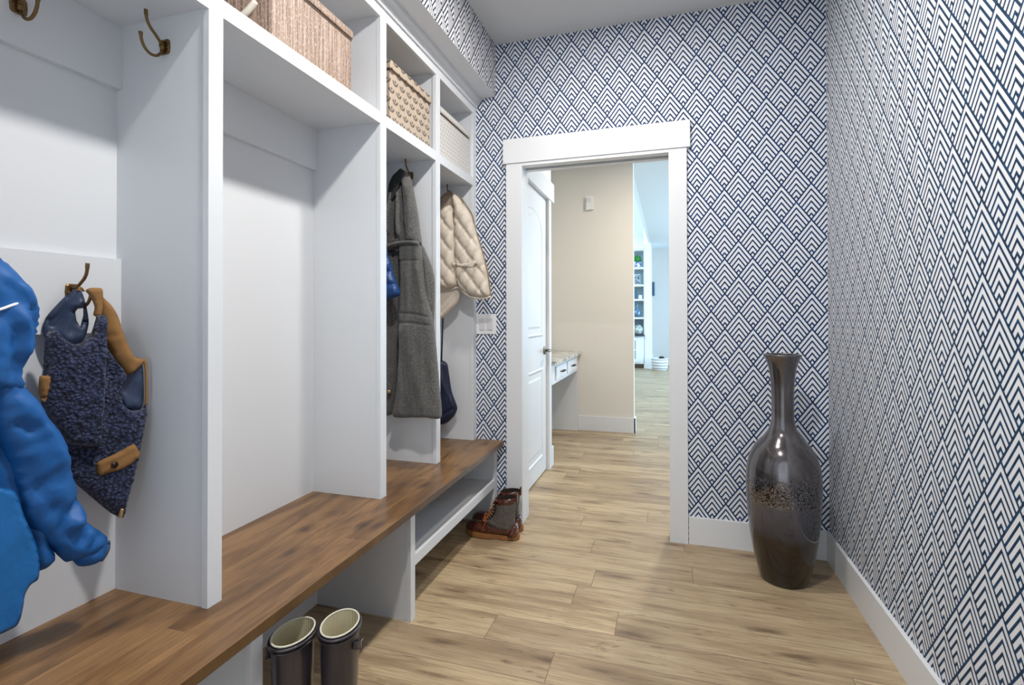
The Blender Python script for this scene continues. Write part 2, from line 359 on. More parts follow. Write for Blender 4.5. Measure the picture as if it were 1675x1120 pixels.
# ------------------------------------------------------------------ light switch
sw = empty('light_switch', (-1.026, YB-.006, 1.079), 'white double rocker light switch on the patterned wall beside the lockers', 'light switch')
box('cover_plate', -1.0855, -.9625, YB-.006, YB, 1.079, 1.197, plain('switch_plastic', (224, 224, 226), .35), sw, bev=.002)
for cx in (-1.0485, -.9995):
    box('rocker', cx-.0165, cx+.0165, YB-.0105, YB-.005, 1.104, 1.172, plain('rocker_plastic', (205, 205, 210), .3), sw, bev=.0015)

# ------------------------------------------------------------------ vase
def vase():
    t = empty('floor_vase', (.49, 2.555, 0), 'tall smoky glass floor vase with narrow neck in the corner by the right wall', 'vase')
    s = NB('smoky_lustre_glass'); p = s.sep(s.pos()); z = p[2]
    wob = s.noise(s.pos(), 9, 4, .6, 1.5); zz = s.ma('ADD', z, s.ma('MULTIPLY', s.ma('SUBTRACT', wob, .5), .10))
    sm = s.noise(s.mapv(s.pos(), (14, 14, 3)), 1., 4, .6)
    topc = s.ramp(sm, [(.3, (74, 70, 70)), (.55, (110, 106, 108)), (.75, (140, 137, 140))])
    ms = s.n('ShaderNodeTexNoise', iVector=s.mapv(s.pos(), (17, 17, 20)), iScale=1., iDetail=1.5, iDistortion=3.5).outputs[0]
    band = s.mix(s.ma('LESS_THAN', s.ma('ABSOLUTE', s.ma('SUBTRACT', s.ma('FRACT', s.ma('MULTIPLY', ms, 7.)), .5)), .2), lin((20, 16, 18)), lin((150, 147, 154)))
    inband = s.ma('MULTIPLY', s.ma('GREATER_THAN', z, .362), s.n('ShaderNodeMapRange', iValue=zz, i1=.44, i2=.50, i3=1., i4=0.).outputs[0])
    lowm = s.n('ShaderNodeMapRange', iValue=z, i1=.352, i2=.362, i3=1., i4=0.).outputs[0]
    col = s.mix(inband, topc, band)
    col = s.mix(lowm, col, s.ramp(s.n('ShaderNodeMapRange', iValue=zz, i1=0., i2=.34).outputs[0], [(0, (18, 22, 12)), (.25, (34, 24, 14)), (.60, (50, 35, 24)), (.70, (66, 64, 72)), (1, (92, 90, 98))]))
    s.set(Base_Color=col, Roughness=s.n('ShaderNodeMapRange', iValue=lowm, i3=.17, i4=.05).outputs[0], Metallic=s.n('ShaderNodeMapRange', iValue=lowm, i3=.82, i4=0.).outputs[0],
          Transmission_Weight=s.ma('MULTIPLY', lowm, .45), IOR=1.45, Coat_Weight=.6, Coat_Roughness=.05)
    s.bump(sm, .12, .004)
    k = math.cos(math.radians(28))/361
    out = [(33, 948), (38, 945), (42, 927+6), (47, 915), (51, 897), (56, 868), (59, 835), (60.5, 810), (61, 790), (59.5, 768), (56, 752), (50, 738), (42, 727), (33, 718), (25, 708), (20.5, 697), (18.3, 685), (18, 668), (18.2, 650), (19, 630), (21, 612), (24, 598), (28.5, 587.5), (31, 583.5), (31, 581.5), (29.5, 580.8)]
    prof = [(0, .0)]+[(r*k*1.03, max(.0, (947-y)/363)) for r, y in out]
    sp = spline([(a, b, 0) for a, b in prof], 4); outer = [(max(v.x, 0), max(v.y, 0)) for v in sp]
    inner = [(max(r-.006, .001), z) for r, z in outer[::-1] if z > .02]+[(.001, .022)]
    lathe('vase_body', outer+inner, (.49, 2.555, .001), s.m, t, 96)
    bm = bmesh.new(); tube_bm(bm, [Vector((.49+.0715*math.cos(a), 2.555+.0715*math.sin(a), 1.0065)) for a in [2*math.pi*k/48 for k in range(49)]], .0035, 8, False)
    link('rim', bm, plain('rim_glass', (140, 142, 140), .1, .6), t, True)['label'] = 'pale green-grey glass rim'
vase()

# ------------------------------------------------------------------ hallway beyond the doorway
Y2 = YB+.12
S(box('wall_hall_back', -1.6, -.34, 5.3, 5.42, 0, 3.2, BEIGE))
S(box('baseboard_hall', -.905, -.325, 5.285, 5.3, 0, .15, TRIM, bev=.002))
S(box('trim_7', -.34, -.325, 5.285, 5.43, 0, .15, TRIM, bev=.002))
S(boxes('wall_hall_left', [(-1.02, -.90, Y2, 3.02, 0, 2.76), (-1.02, -.90, 3.02, 3.845, 2.09, 2.76), (-1.02, -.90, 3.845, 3.99, 0, 2.76)], BEIGEL))
S(box('wall_niche', -1.72, -1.6, 3.99, 5.3, 0, 3.2, BEIGEL))
S(box('wall_niche_side', -1.6, -1.02, 3.93, 3.99, 0, 2.76, BEIGEL))
S(box('wall_hall_right', 1.3, 1.42, Y2, 5.3, 0, 2.76, BEIGE))
S(box('ceiling_hall', -1.72, 1.42, Y2, 5.42, 2.758, 2.84, CEIL))
BWP = plain('blue_white_paint', (222, 228, 232), .8)
S(box('ceiling_living', -.39, 3.4, 5.42, 13.5, 2.86, 2.94, CEIL))
S(boxes('wall_living_far', [(-4.2, -.54, 12.02, 12.14, 2.842, 4.9)], BWP))
S(box('wall_living_header', -.44, -.39, 5.42, 12.02, 2.86, 4.9, BWP))
S(box('ceiling_vault', -4.2, -.39, 5.42, 12.14, 4.9, 5.0, CEIL))
S(box('wall_living_front', -4.2, -.34, 5.32, 5.42, 3.2, 4.9, BWP))
S(box('wall_living_back', -4.2, 3.4, 13.0, 13.12, 0, 2.86, plain('greige_paint', (188, 182, 176), .85)))
S(box('wall_living_side', -4.2, -4.1, 5.42, 13.0, 0, 4.9, BEIGEL))
# column beside the bookcase
colm = S(boxes('trim_8', [(-.52, -.39, 12.0, 13.0, 0, 2.86), (-.53, -.37, 11.98, 13.0, 0, .25)], plain('column_paint', (226, 229, 231), .5)))
S(box('trim_9', -4.1, -.522, 11.99, 12.02, 2.74, 2.86, TRIM))
# door with casing
d = S(box('door_1', -.945, -.906, 3.03, 3.838, .012, 2.085, TRIM, bev=.002))
def panel_ring(pts, x, w, name):
    """raised moulding following a closed outline (y, z) on the plane X = x"""
    bm = bmesh.new(); n = len(pts); cy = sum(p[0] for p in pts)/n; cz = sum(p[1] for p in pts)/n
    def ins(k, dd):
        a = Vector(pts[k-1]); b = Vector(pts[k]); c = Vector(pts[(k+1) % n]); t1 = (b-a).normalized(); t2 = (c-b).normalized()
        n1 = Vector((-t1.y, t1.x)); n2 = Vector((-t2.y, t2.x)); m = (n1+n2).normalized(); return b+m*dd/max(.4, m.dot(n1))
    rings = [[bm.verts.new((x+hh, *ins(k, dd))) for k in range(n)] for dd, hh in ((0, 0), (.004, .004), (.010, .0065), (.018, .004), (w, -.004), (w+.02, -.002), (w+.045, .003))]
    for a, b in zip(rings, rings[1:]):
        for k in range(n): bm.faces.new((a[k], a[(k+1) % n], b[(k+1) % n], b[k]))
    bm.faces.new(rings[-1]); o = link(name, bm, TRIM, d, False); return o
ya, yb_ = 3.15, 3.715
arch = [(ya, 1.035), (yb_, 1.035), (yb_, 1.80)]+[(ya+(yb_-ya)*(.5+.5*math.cos(math.pi*k/14)), 1.80+.155*math.sin(math.pi*k/14)) for k in range(1, 14)]+[(ya, 1.80)]
panel_ring(arch, -.906, .03, 'arched_panel'); panel_ring([(ya, .135), (yb_, .135), (yb_, .80), (ya, .80)], -.906, .03, 'lower_panel')
hb = empty('door_handle', (-.906, 3.775, .925), None, None); hb.parent = d; hb.location = Vector((-.906, 3.775, .925))-Vector(d.location)
tube('rosette', [(-.906, 3.775, .925), (-.894, 3.775, .925)], .030, STEEL, hb, 20)
tube('lever', [(-.894, 3.775, .925), (-.862, 3.775, .925), (-.855, 3.765, .925), (-.853, 3.73, .925), (-.853, 3.68, .924)], [.010, .010, .010, .009, .008], STEEL, hb, 12)
S(boxes('trim_10', [(-.90, -.882, 3.845, 3.92, 0, 2.09), (-.90, -.882, 2.95, 3.025, 0, 2.09)], TRIM))
S(box('trim_11', -.90, -.874, 2.94, 3.995, 2.09, 2.235, TRIM, bev=.002))
S(box('trim_12', -.90, -.884, 3.92, 4.0, 0, .15, TRIM, bev=.002))
# built-in desk
dk = empty('built_in_desk', (-1.2, 4.6, 0), 'white built-in desk with marble top and two small drawers in the hallway niche', 'desk')
mb = NB('veined_marble'); nz = mb.noise(mb.pos(), 5, 8, .65, 2.); mb.set(Base_Color=mb.ramp(nz, [(.35, (120, 116, 112)), (.5, (196, 192, 186)), (.7, (226, 223, 218))]), Roughness=.15)
box('marble_top', -1.59, -.87, 4.0, 5.29, .788, .818, mb.m, dk, bev=.003)['label'] = 'pale veined marble countertop'
box('apron', -.93, -.906, 4.0, 5.25, .625, .786, TRIM, dk)
box('side_panel', -1.59, -.906, 5.25, 5.285, 0, .786, TRIM, dk)
box('side_panel', -1.59, -.906, 4.0, 4.03, 0, .786, TRIM, dk)
for a, b in ((4.16, 4.60), (4.66, 5.12)):
    dr = box('drawer', -.906, -.892, a, b, .655, .765, TRIM, dk, bev=.003)
    tube('drawer_pull', [(-.892, (a+b)/2-.045, .71), (-.868, (a+b)/2-.055, .71), (-.868, (a+b)/2+.055, .71), (-.892, (a+b)/2+.045, .71)], .006, DARKM, dr, 8, 4)['label'] = 'dark bronze pull'
ch = empty('door_chime', (-.776, 5.3, 2.29), 'small white chime box on the beige hallway wall', 'door chime')
box('case', -.814, -.738, 5.262, 5.299, 2.29, 2.43, plain('chime_plastic', (232, 230, 228), .4), ch, bev=.004)
tube('grille', [(-.79+.018*math.cos(a), 5.261, 2.385+.018*math.sin(a)) for a in [k*math.pi/8 for k in range(17)]], .002, plain('chime_grey', (180, 176, 176), .5), ch, 6)
# bookcase in the far room
bk = empty('bookcase', (-1.0, 12.15, 0), 'tall white built-in bookcase with dark counter, far beyond the doorway', 'bookcase')
XL, XRR = -1.5, -.545
BKM = plain('bookcase_paint', (226, 229, 231), .5)
box('back_panel', XL, -.522, 12.38, 12.40, .1, 2.84, plain('bookcase_back_paint', (150, 172, 182), .7), bk)
box('side_panel', -.545, -.522, 12.02, 12.38, 0, 2.84, BKM, bk); box('side_panel', XL-.04, XL, 12.02, 12.38, 0, 2.84, BKM, bk)
for z in (2.70, 2.275, 1.875, 1.545, 1.125): box('shelf', XL, -.545, 12.02, 12.38, z, z+(.04 if z != 2.70 else .14), BKM, bk)
ct = box('counter', XL, -.53, 11.90, 12.38, .735, .765, plain('dark_stone', (52, 58, 66), .3), bk); ct['label'] = 'dark stone counter'
box('lower_cabinet', XL, -.546, 11.99, 12.38, .10, .733, BKM, bk)
dr = boxes('cabinet_door', [(-1.05, -.98, 11.965, 11.99, .14, .70), (-.72, -.65, 11.965, 11.99, .14, .70), (-.98, -.72, 11.965, 11.99, .63, .70), (-.98, -.72, 11.965, 11.99, .14, .21), (-.98, -.72, 11.965, 11.99, .405, .43)], BKM, bk)
box('door_glass', -.98, -.72, 11.975, 11.985, .21, .63, plain('cabinet_glass', (150, 170, 186), .15), dr)
def leafball(name, c, r, mat, parent, n=260):
    bm = bmesh.new()
    for k in range(n):
        v = Vector((random.gauss(0, 1), random.gauss(0, 1), random.gauss(0, 1))).normalized(); q = v*r*random.uniform(.75, 1.05)
        a = v.orthogonal().normalized(); a.rotate(Matrix.Rotation(random.uniform(0, 6), 3, v)); b = v.cross(a); s_ = r*.28; nn = (v*.4+a*.6)*s_
        p = Vector(c)+q; vs = [bm.verts.new(p-b*s_*.4), bm.verts.new(p+nn*.6-b*0), bm.verts.new(p+b*s_*.4), bm.verts.new(p-nn*.3)]; bm.faces.new(vs)
    bmesh.ops.create_icosphere(bm, subdivisions=2, radius=r*.8, matrix=Matrix.Translation(c)); return link(name, bm, mat, parent, False)
pp = empty('potted_plant', (-.685, 12.08, 2.315), 'round green topiary in a blue and white pot on the top bookcase shelf', 'plant')
s = NB('blue_white_glaze'); nz = s.noise(s.obj(), 22, 2, .5, 1.); s.set(Base_Color=s.ramp(nz, [(.45, (60, 80, 160)), (.55, (232, 236, 242))]), Roughness=.2)
lathe('pot', [(.05, 0), (.07, .02), (.08, .10), (.075, .13)], (-.685, 12.08, 2.316), s.m, pp, 20)
leafball('foliage', (-.685, 12.08, 2.50), .10, plain('topiary_leaf', (40, 130, 40), .6), pp)
fr = empty('photo_frame', (-.68, 12.08, 1.915), 'silver photo frame leaning on the second bookcase shelf', 'photo frame')
box('frame', -.76, -.62, 12.10, 12.12, 1.916, 2.16, plain('silver_frame', (190, 200, 206), .3, .5), fr, bev=.004); s = NB('photo_print'); s.set(Base_Color=s.ramp(s.noise(s.obj(), 30, 3), [(.4, (50, 70, 90)), (.6, (190, 205, 215))])); box('photo', -.745, -.635, 12.094, 12.10, 1.94, 2.135, s.m, fr)
f2 = empty('photo_frame', (-.74, 12.08, 1.585), 'small dark picture beside the white candle on the third bookcase shelf', 'photo frame')
box('frame', -.78, -.69, 12.10, 12.12, 1.586, 1.78, plain('dark_frame', (70, 100, 120), .4), f2, bev=.003)
cd = empty('candle', (-.62, 12.08, 1.585), 'white candle in a glass cup on the third bookcase shelf', 'candle')
lathe('wax', [(.04, 0), (.042, .01), (.042, .09), (.0, .092)], (-.62, 12.08, 1.586), plain('candle_wax', (236, 238, 240), .5), cd, 16); tube('wick', [(-.62, 12.08, 1.67), (-.62, 12.08, 1.70)], .004, DARKM, cd, 6)
prop(lathe('glass_bottle', [(.0, 0), (.06, .0), (.085, .05), (.09, .11), (.06, .19), (.022, .23), (.02, .30), (.03, .31), (.0, .31)], (-.69, 12.08, 1.166), plain('blue_grey_glass', (96, 124, 148), .1, .3), None, 20), 'blue grey glass bottle on the fourth bookcase shelf', 'bottle')
s = NB('carved_shell'); nz = s.n('ShaderNodeTexVoronoi', iVector=s.obj(), iScale=26.).outputs[0]; s.set(Base_Color=s.ramp(nz, [(.2, (60, 70, 74)), (.5, (190, 196, 190))]), Roughness=.5)
prop(lathe('decorative_ball', [(.0, 0), (.05, .01), (.095, .06), (.11, .115), (.095, .17), (.05, .215), (0, .225)], (-.67, 12.06, .767), s.m, None, 24), 'pale openwork decorative ball on the dark bookcase counter', 'ornament')
# striped basket and wall picture
bs = empty('striped_basket', (-.19, 11.62, 0), 'round grey and white striped basket on the far floor', 'basket')
s = NB('striped_rope'); p = s.sep(s.pos()); fz = s.ma('FRACT', s.ma('DIVIDE', p[2], .062)); s.set(Base_Color=s.mix(s.ma('GREATER_THAN', fz, .72), lin((214, 212, 210)), lin((126, 130, 136))), Roughness=.9)
lathe('basket_wall', [(.0, .001), (.14, .001), (.165, .05), (.175, .16), (.178, .27), (.170, .272), (.16, .16), (.13, .03), (0, .02)], (-.19, 11.62, 0), s.m, bs, 32)
prop(leafball('dark_throw', (-.15, 11.62, .245), .085, plain('dark_yarn', (40, 38, 40), .9), None, 60), 'dark knitted throw bunched inside the striped basket', 'throw')
prop(box('wall_picture', -.375, -.33, 12.97, 12.999, 1.69, 2.03, plain('dark_blue_canvas', (30, 72, 100), .5), bev=.003), 'narrow dark blue picture on the far wall beside the white column', 'picture')

# ------------------------------------------------------------------ cloth helper
def inside(p, poly):
    c = False; n = len(poly); x, y = p
    for i in range(n):
        x1, y1 = poly[i]; x2, y2 = poly[i-1]
        if (y1 > y) != (y2 > y) and x < (x2-x1)*(y-y1)/(y2-y1)+x1: c = not c
    return c
def segdist(P, A, B):
    d = B-A; t = np.clip(((P-A)@d)/max(1e-12, d@d), 0, 1); return np.linalg.norm(P-A-t[:, None]*d, axis=1)
def cloth(name, px, plane, mat, parent=None, T=.02, R=.03, TB=None, folds=(), res=.010, holes=(), rough=0., rs=30., base=None, quilt=None, smooth=True, rnd=True, wr=None):
    """stuffed fabric piece: outline given by photo pixels on a world plane, swollen to a real thickness, with fold valleys/ridges"""
    ax, val = plane[:2]; kk, y0_ = (plane[2:] if len(plane) > 2 else (0., 0.)); ai = 1 if ax == 'X' else 0; TB = T*.6 if TB is None else TB
    def to2(q): w = un(q[0], q[1], *plane); return (w[ai], w[2])
    if rnd:
        P3 = [Vector((*to2(q), 0)) for q in px]; n = len(P3); sm = []
        for i in range(n):
            a, b, c, d_ = P3[i-1], P3[i], P3[(i+1) % n], P3[(i+2) % n]
            for k in range(4):
                t = k/4; al = .5
                m1 = (c-a)*al*.8; m2 = (d_-b)*al*.8; L = (c-b).length
                if m1.length > L: m1 *= L/m1.length
                if m2.length > L: m2 *= L/m2.length
                sm.append((2*t**3-3*t**2+1)*b+(t**3-2*t*t+t)*m1+(-2*t**3+3*t*t)*c+(t**3-t*t)*m2)
        out = [(v.x, v.y) for v in sm]
    else: out = [to2(q) for q in px]
    def resamp(poly):
        r = []
        for i in range(len(poly)):
            a = Vector(poly[i]); b = Vector(poly[(i+1) % len(poly)]); k = max(1, int((b-a).length/res+.5))
            for j in range(k): r.append(tuple(a.lerp(b, j/k)))
        q = [r[0]]
        for z in r[1:]:
            if (Vector(z)-Vector(q[-1])).length > res*.35: q.append(z)
        return q
    out = resamp(out); hs = [resamp([to2(q) for q in h]) for h in holes]
    A = np.array(out); x0, z0 = A.min(0); x1, z1 = A.max(0); pts = list(out); edges = [(i, (i+1) % len(out)) for i in range(len(out))]
    for h in hs:
        k0 = len(pts); pts += h; edges += [(k0+i, k0+(i+1) % len(h)) for i in range(len(h))]
    nb = len(pts); loops = [A]+[np.array(h) for h in hs]
    gx = np.arange(x0, x1, res); gz = np.arange(z0, z1, res*.87); g = []
    for j, zz in enumerate(gz):
        for xx in gx:
            q = (xx+(j % 2)*res*.5, zz)
            if inside(q, out) and not any(inside(q, h) for h in hs): g.append(q)
    def bdist(P):
        D = np.full(len(P), 9.)
        for L in loops:
            for i in range(len(L)): D = np.minimum(D, segdist(P, L[i-1], L[i]))
        return D
    if g:
        G = np.array(g); D = bdist(G); G = G[D > res*.55]; pts += [tuple(q) for q in G]
    vs, _, tri, ov, _, _ = delaunay_2d_cdt([Vector(q) for q in pts], edges, [], 0, 1e-6)
    V = np.array([(q.x, q.y) for q in vs]); tri = [t for t in tri if (lambda c: inside(c, out) and not any(inside(c, h) for h in hs))(tuple(V[list(t)].mean(0)))]
    D = bdist(V); q = np.clip(D/R, 0, 1); H = T*np.sqrt(1-(1-q)**2); edge = np.clip(D/.012, 0, 1)
    for pl, w, am in folds:
        P2 = [np.array(to2(z)) for z in pl]; dd = np.full(len(V), 9.)
        for a, b in zip(P2, P2[1:]): dd = np.minimum(dd, segdist(V, a, b))
        H += am*np.exp(-(dd/w)**2)*edge
    if quilt:
        (dx, dz, sp, am) = quilt
        for s_ in (1, -1):
            ph = (V[:, 0]*dx*s_+V[:, 1]*dz)/sp; f = np.abs(ph-np.round(ph)); H += -am*np.exp(-(f/.10)**2)*edge+am*.35*(f*2)*edge
    if rough:
        H += np.array([noise.noise(Vector((a*rs, b*rs, val*3)))*rough for a, b in V])*edge
    if wr:     # sharp creases: ridged noise stretched along the cloth
        wa, wx, wz, tilt = wr
        for j, (a, b) in enumerate(V):
            u_ = a*math.cos(tilt)+b*math.sin(tilt); v_ = -a*math.sin(tilt)+b*math.cos(tilt)
            n_ = noise.noise(Vector((u_*wx, v_*wz, val*7))); n2_ = noise.noise(Vector((u_*wx*2.1+5, v_*wz*2.1, val*5)))
            H[j] += (wa*(.35-abs(n_)*1.6)+wa*.4*(.3-abs(n2_)*1.5))*edge[j]
    Hb = -TB*np.sqrt(1-(1-q)**2); sg = 1 if ax == 'X' else -1
    bm = bmesh.new(); onb = D < 1e-5; fr_, bk_ = [], []
    for k, (a, b) in enumerate(V):
        o = base(a, b) if base else 0.
        def mk(h): return bm.verts.new((val+kk*(a-y0_)+sg*(h+o), a, b) if ax == 'X' else (a, val+sg*(h+o), b))
        v = mk(0. if onb[k] else H[k]); fr_.append(v); bk_.append(v if onb[k] else mk(Hb[k]))
    for t in tri:
        try: bm.faces.new([fr_[i] for i in t])
        except ValueError: pass
        try: bm.faces.new([bk_[i] for i in reversed(t)])
        except ValueError: pass
    for v in [v for v in bm.verts if not v.link_faces]: bm.verts.remove(v)
    return link(name, bm, mat, parent, smooth)
def ribbon(name, px, plane, r, mat, parent, lift=0., n=4):
    ax, val = plane[:2]; sg = 1 if ax == 'X' else -1; pts = []
    for j, q in enumerate(px):
        lf = lift[j] if isinstance(lift, (list, tuple)) else lift
        pts.append(un(q[0], q[1], ax, val+sg*lf, *plane[2:]))
    return tube(name, pts, r, mat, parent, 8, n)

# ------------------------------------------------------------------ fabrics
s = NB('grey_wool'); p = s.obj(); nz = s.noise(s.mapv(p, (1, 1, .35)), 420, 3, .8); n2 = s.noise(p, 60, 3)
s.set(Base_Color=s.ramp(nz, [(.3, (44, 44, 43)), (.5, (82, 81, 79)), (.7, (134, 132, 129))]), Roughness=.95, Sheen_Weight=.2); s.bump(nz, .5, .002); WOOL = s.m
s = NB('navy_fleece'); p = s.obj(); dn = s.n('ShaderNodeTexNoise', iVector=p, iScale=70., iDetail=2.).outputs[1]
pv = s.n('ShaderNodeVectorMath', operation='MULTIPLY_ADD', i0=dn, i1=(.011, .011, .011), i2=p).outputs[0]
vo = s.n('ShaderNodeTexVoronoi', feature='SMOOTH_F1', iVector=pv, iScale=135., iSmoothness=.4)
s.set(Base_Color=s.ramp(vo.outputs[0], [(.1, (78, 86, 118)), (.42, (46, 54, 84)), (.75, (16, 20, 36))]), Roughness=1., Sheen_Weight=.15); s.bump(s.ma('SUBTRACT', 1., vo.outputs[0]), .9, .006); FLEECE = s.m
LINING = plain('navy_satin_lining', (44, 58, 86), .42, var=30, bs=.3, bd=.004, bscale=35)
CANVAS = plain('brown_canvas', (148, 108, 62), .85, var=50, bs=.4, bd=.002, bscale=700)
BLUE = plain('blue_nylon_shell', (6, 84, 152), .55, var=14, bs=.3, bd=.003, bscale=45)
BLUE2 = plain('blue_nylon_panel', (8, 94, 158), .5, var=14, bs=.5, bd=.006, bscale=26)
BEIGEQ = plain('beige_quilted_nylon', (206, 194, 179), .65, var=18, bs=.5, bd=.004, bscale=45)
BEIGED = plain('beige_lining', (160, 145, 128), .7, var=30)
PIPE = plain('taupe_binding', (132, 116, 98), .7)
PUFF = plain('royal_blue_puffer', (18, 62, 118), .4, var=22, bs=.5, bd=.006, bscale=40)
NAVY = plain('navy_neoprene', (22, 30, 58), .55, bs=.2, bd=.002, bscale=200)
GOLD = plain('brass_button', (196, 162, 108), .35, .7)

# ------------------------------------------------------------------ grey wool coat (third locker)
PC = ('Y', 2.195)
ct = empty('wool_coat', un(662, 290, 'Y', 2.195), 'long dark grey wool coat hanging from the hook in the third locker', 'coat')
ct.location = (-1.215, 2.195, .70)
cloth('front_panel', [(657, 396), (670, 394), (689, 397), (694, 430), (699, 471), (705, 500), (712, 530), (717, 580), (721, 630), (724, 681), (700, 682), (675, 682), (652, 682), (646, 676), (650, 655), (655, 610), (657, 560), (657, 500), (658, 440)], PC, WOOL, ct,
      .036, .024, .02, wr=(.007, 22, 4, 0), folds=[([(690, 440), (700, 490)], .012, .010), ([(672, 535), (690, 610), (704, 675)], .03, .012), ([(664, 540), (662, 670)], .014, .010), ([(661, 428), (690, 427)], .004, -.008), ([(661, 428), (660, 508)], .004, -.008), ([(657, 511), (685, 513), (706, 518)], .004, -.009), ([(657, 527), (685, 528), (710, 532)], .004, -.009)], res=.0065, base=lambda a, b: .014)
cloth('back_panel', [(640, 404), (660, 400), (688, 400), (695, 412), (701, 426), (706, 441), (709, 460), (709, 500), (706, 560), (700, 600), (660, 610), (650, 560), (646, 470)], PC, WOOL, ct, .022, .02, .02, wr=(.006, 26, 5, 0), folds=[([(697, 420), (703, 500)], .008, .012)], res=.010, base=lambda a, b: -.014)
cloth('upper_body', [(657, 284), (662, 279), (670, 285), (676, 298), (680, 318), (685, 345), (689, 375), (692, 401), (678, 400), (664, 402), (650, 406), (638, 411), (636, 380), (638, 345), (641, 318), (643, 300), (650, 290)], PC, WOOL, ct,
      .036, .03, .02, wr=(.012, 40, 6, -.1), folds=[([(655, 300), (654, 350), (651, 390)], .009, -.030), ([(662, 305), (664, 350), (668, 395)], .007, -.034), ([(646, 320), (643, 380)], .009, .020), ([(658, 320), (659, 385)], .009, .022), ([(674, 310), (680, 390)], .02, .012), ([(649, 330), (647, 380)], .006, -.012)], res=.009, base=lambda a, b: .012)
cloth('sleeve', [(634, 405), (643, 410), (650, 440), (655, 480), (654, 540), (650, 590), (648, 640), (645, 660), (640, 678), (625, 678), (618, 600), (616, 450), (622, 410)], PC, WOOL, ct,
      .032, .026, .02, wr=(.006, 35, 7, 0), folds=[([(640, 470), (643, 540), (640, 600)], .012, -.014), ([(650, 430), (640, 500)], .008, .012)], res=.011, base=lambda a, b: -.012)
cloth('collar', [(644, 302), (649, 291), (656, 284), (662, 279), (668, 284), (668, 296), (662, 305), (657, 318), (651, 330), (645, 338), (640, 352), (641, 320)], PC, plain('charcoal_wool_lining', (40, 40, 41), .9, var=200), ct, .012, .012, 0, res=.008, wr=(.004, 40, 10, 0), base=lambda a, b: .040)
belt = cloth('belt', [(636, 404), (650, 399), (664, 396), (680, 395), (692, 397), (692, 404), (678, 402), (664, 403), (650, 407), (638, 413)], PC, WOOL, ct, .016, .012, .0, res=.008, base=lambda a, b: .048)
cf = cloth('cuff_tab', [(630, 625), (643, 627), (642, 648), (630, 648)], PC, WOOL, ct, .008, .01, .0, res=.008, base=lambda a, b: .022)
bw = un(636.5, 640, 'Y', 2.195-.034); tube('button', [bw, bw+Vector((0, -.006, 0))], .0085, GOLD, cf, 14)['label'] = 'pale horn button'
ribbon('hanging_loop', [(661, 300), (667, 283), (672, 290)], ('Y', 2.225), .003, WOOL, ct)
# royal blue puffer at its left
pu = empty('puffer_jacket', (-1.34, 2.08, 1.15), 'royal blue quilted puffer jacket peeking out beside the grey coat', 'jacket')
cloth('jacket_body', [(600, 330), (622, 350), (630, 390), (635, 418), (640, 430), (644, 448), (650, 464), (655, 479), (648, 486), (630, 490), (600, 492), (590, 420), (592, 350)], ('Y', 2.08), PUFF, pu, .03, .035, .025,
      folds=[([(625, 440), (646, 446)], .008, -.016), ([(625, 462), (650, 466)], .008, -.016), ([(620, 420), (640, 426)], .008, -.014)], res=.010, rough=.006, rs=40)

# ------------------------------------------------------------------ beige quilted vest (last locker)
PV = ('Y', 2.655)
bv = empty('quilted_vest', (-1.1, 2.655, 1.28), 'beige diamond-quilted puffer vest hanging partly over the edge of the last locker', 'vest')
cloth('back_lining', [(716, 330), (722, 319), (735, 314), (748, 320), (758, 335), (750, 370), (742, 390), (728, 380), (716, 352)], PV, BEIGED, bv, .012, .02, .012, folds=[([(735, 316), (733, 340)], .005, .006)], res=.010, base=lambda a, b: -.012)
cloth('right_front', [(741, 318), (750, 322), (758, 334), (768, 347), (775, 364), (781, 385), (789, 412), (796, 440), (800, 465), (802, 484), (790, 486), (775, 485), (762, 479), (752, 470), (746, 455), (744, 400), (743, 350)], PV, BEIGEQ, bv,
      .040, .05, .03, quilt=(12., 9., 1., .013), res=.0085)
cloth('left_front', [(716, 356), (728, 342), (738, 336), (743, 345), (746, 380), (747, 420), (749, 455), (748, 467), (738, 472), (726, 471), (714, 468), (708, 420), (710, 370)], PV, BEIGEQ, bv,
      .042, .045, .02, quilt=(12., 9., 1., .013), res=.0085, base=lambda a, b: .014)
cloth('hanging_side', [(714, 462), (735, 466), (748, 470), (750, 480), (747, 494), (737, 506), (724, 518), (712, 526)], PV, BEIGEQ, bv, .02, .02, .015, folds=[([(746, 482), (722, 512)], .005, -.008)], res=.010, base=lambda a, b: -.02)
fl = cloth('pocket_flap', [(745, 430), (760, 432), (783, 426), (784, 433), (777, 440), (765, 438), (746, 437)], PV, BEIGEQ, bv, .008, .008, 0, res=.008, base=lambda a, b: .044)
w = un(778, 432, 'Y', 2.655-.055); tube('snap_button', [w, w+Vector((0, -.003, 0))], .006, PIPE, fl, 12)
w = un(746.5, 432, 'Y', 2.655-.055); tube('snap_button', [w, w+Vector((0, -.004, 0))], .006, GOLD, fl, 12)
ribbon('armhole_binding', [(743, 318), (754, 324), (764, 338), (773, 353), (777, 372), (783, 392), (790, 415), (797, 442), (801, 468), (803, 485)], PV, .0045, PIPE, bv)
ribbon('hem_binding', [(803, 485), (790, 488), (775, 487), (762, 481), (750, 470), (738, 473), (726, 472), (714, 469)], PV, .005, BEIGEQ, bv, .010)
ribbon('neck_binding', [(716, 356), (717, 335), (724, 320), (735, 314.5), (743, 318)], PV, .0045, PIPE, bv, .01)
ribbon('hanging_loop', [(729, 320), (736, 312), (742, 319)], ('Y', 2.68), .003, PIPE, bv)
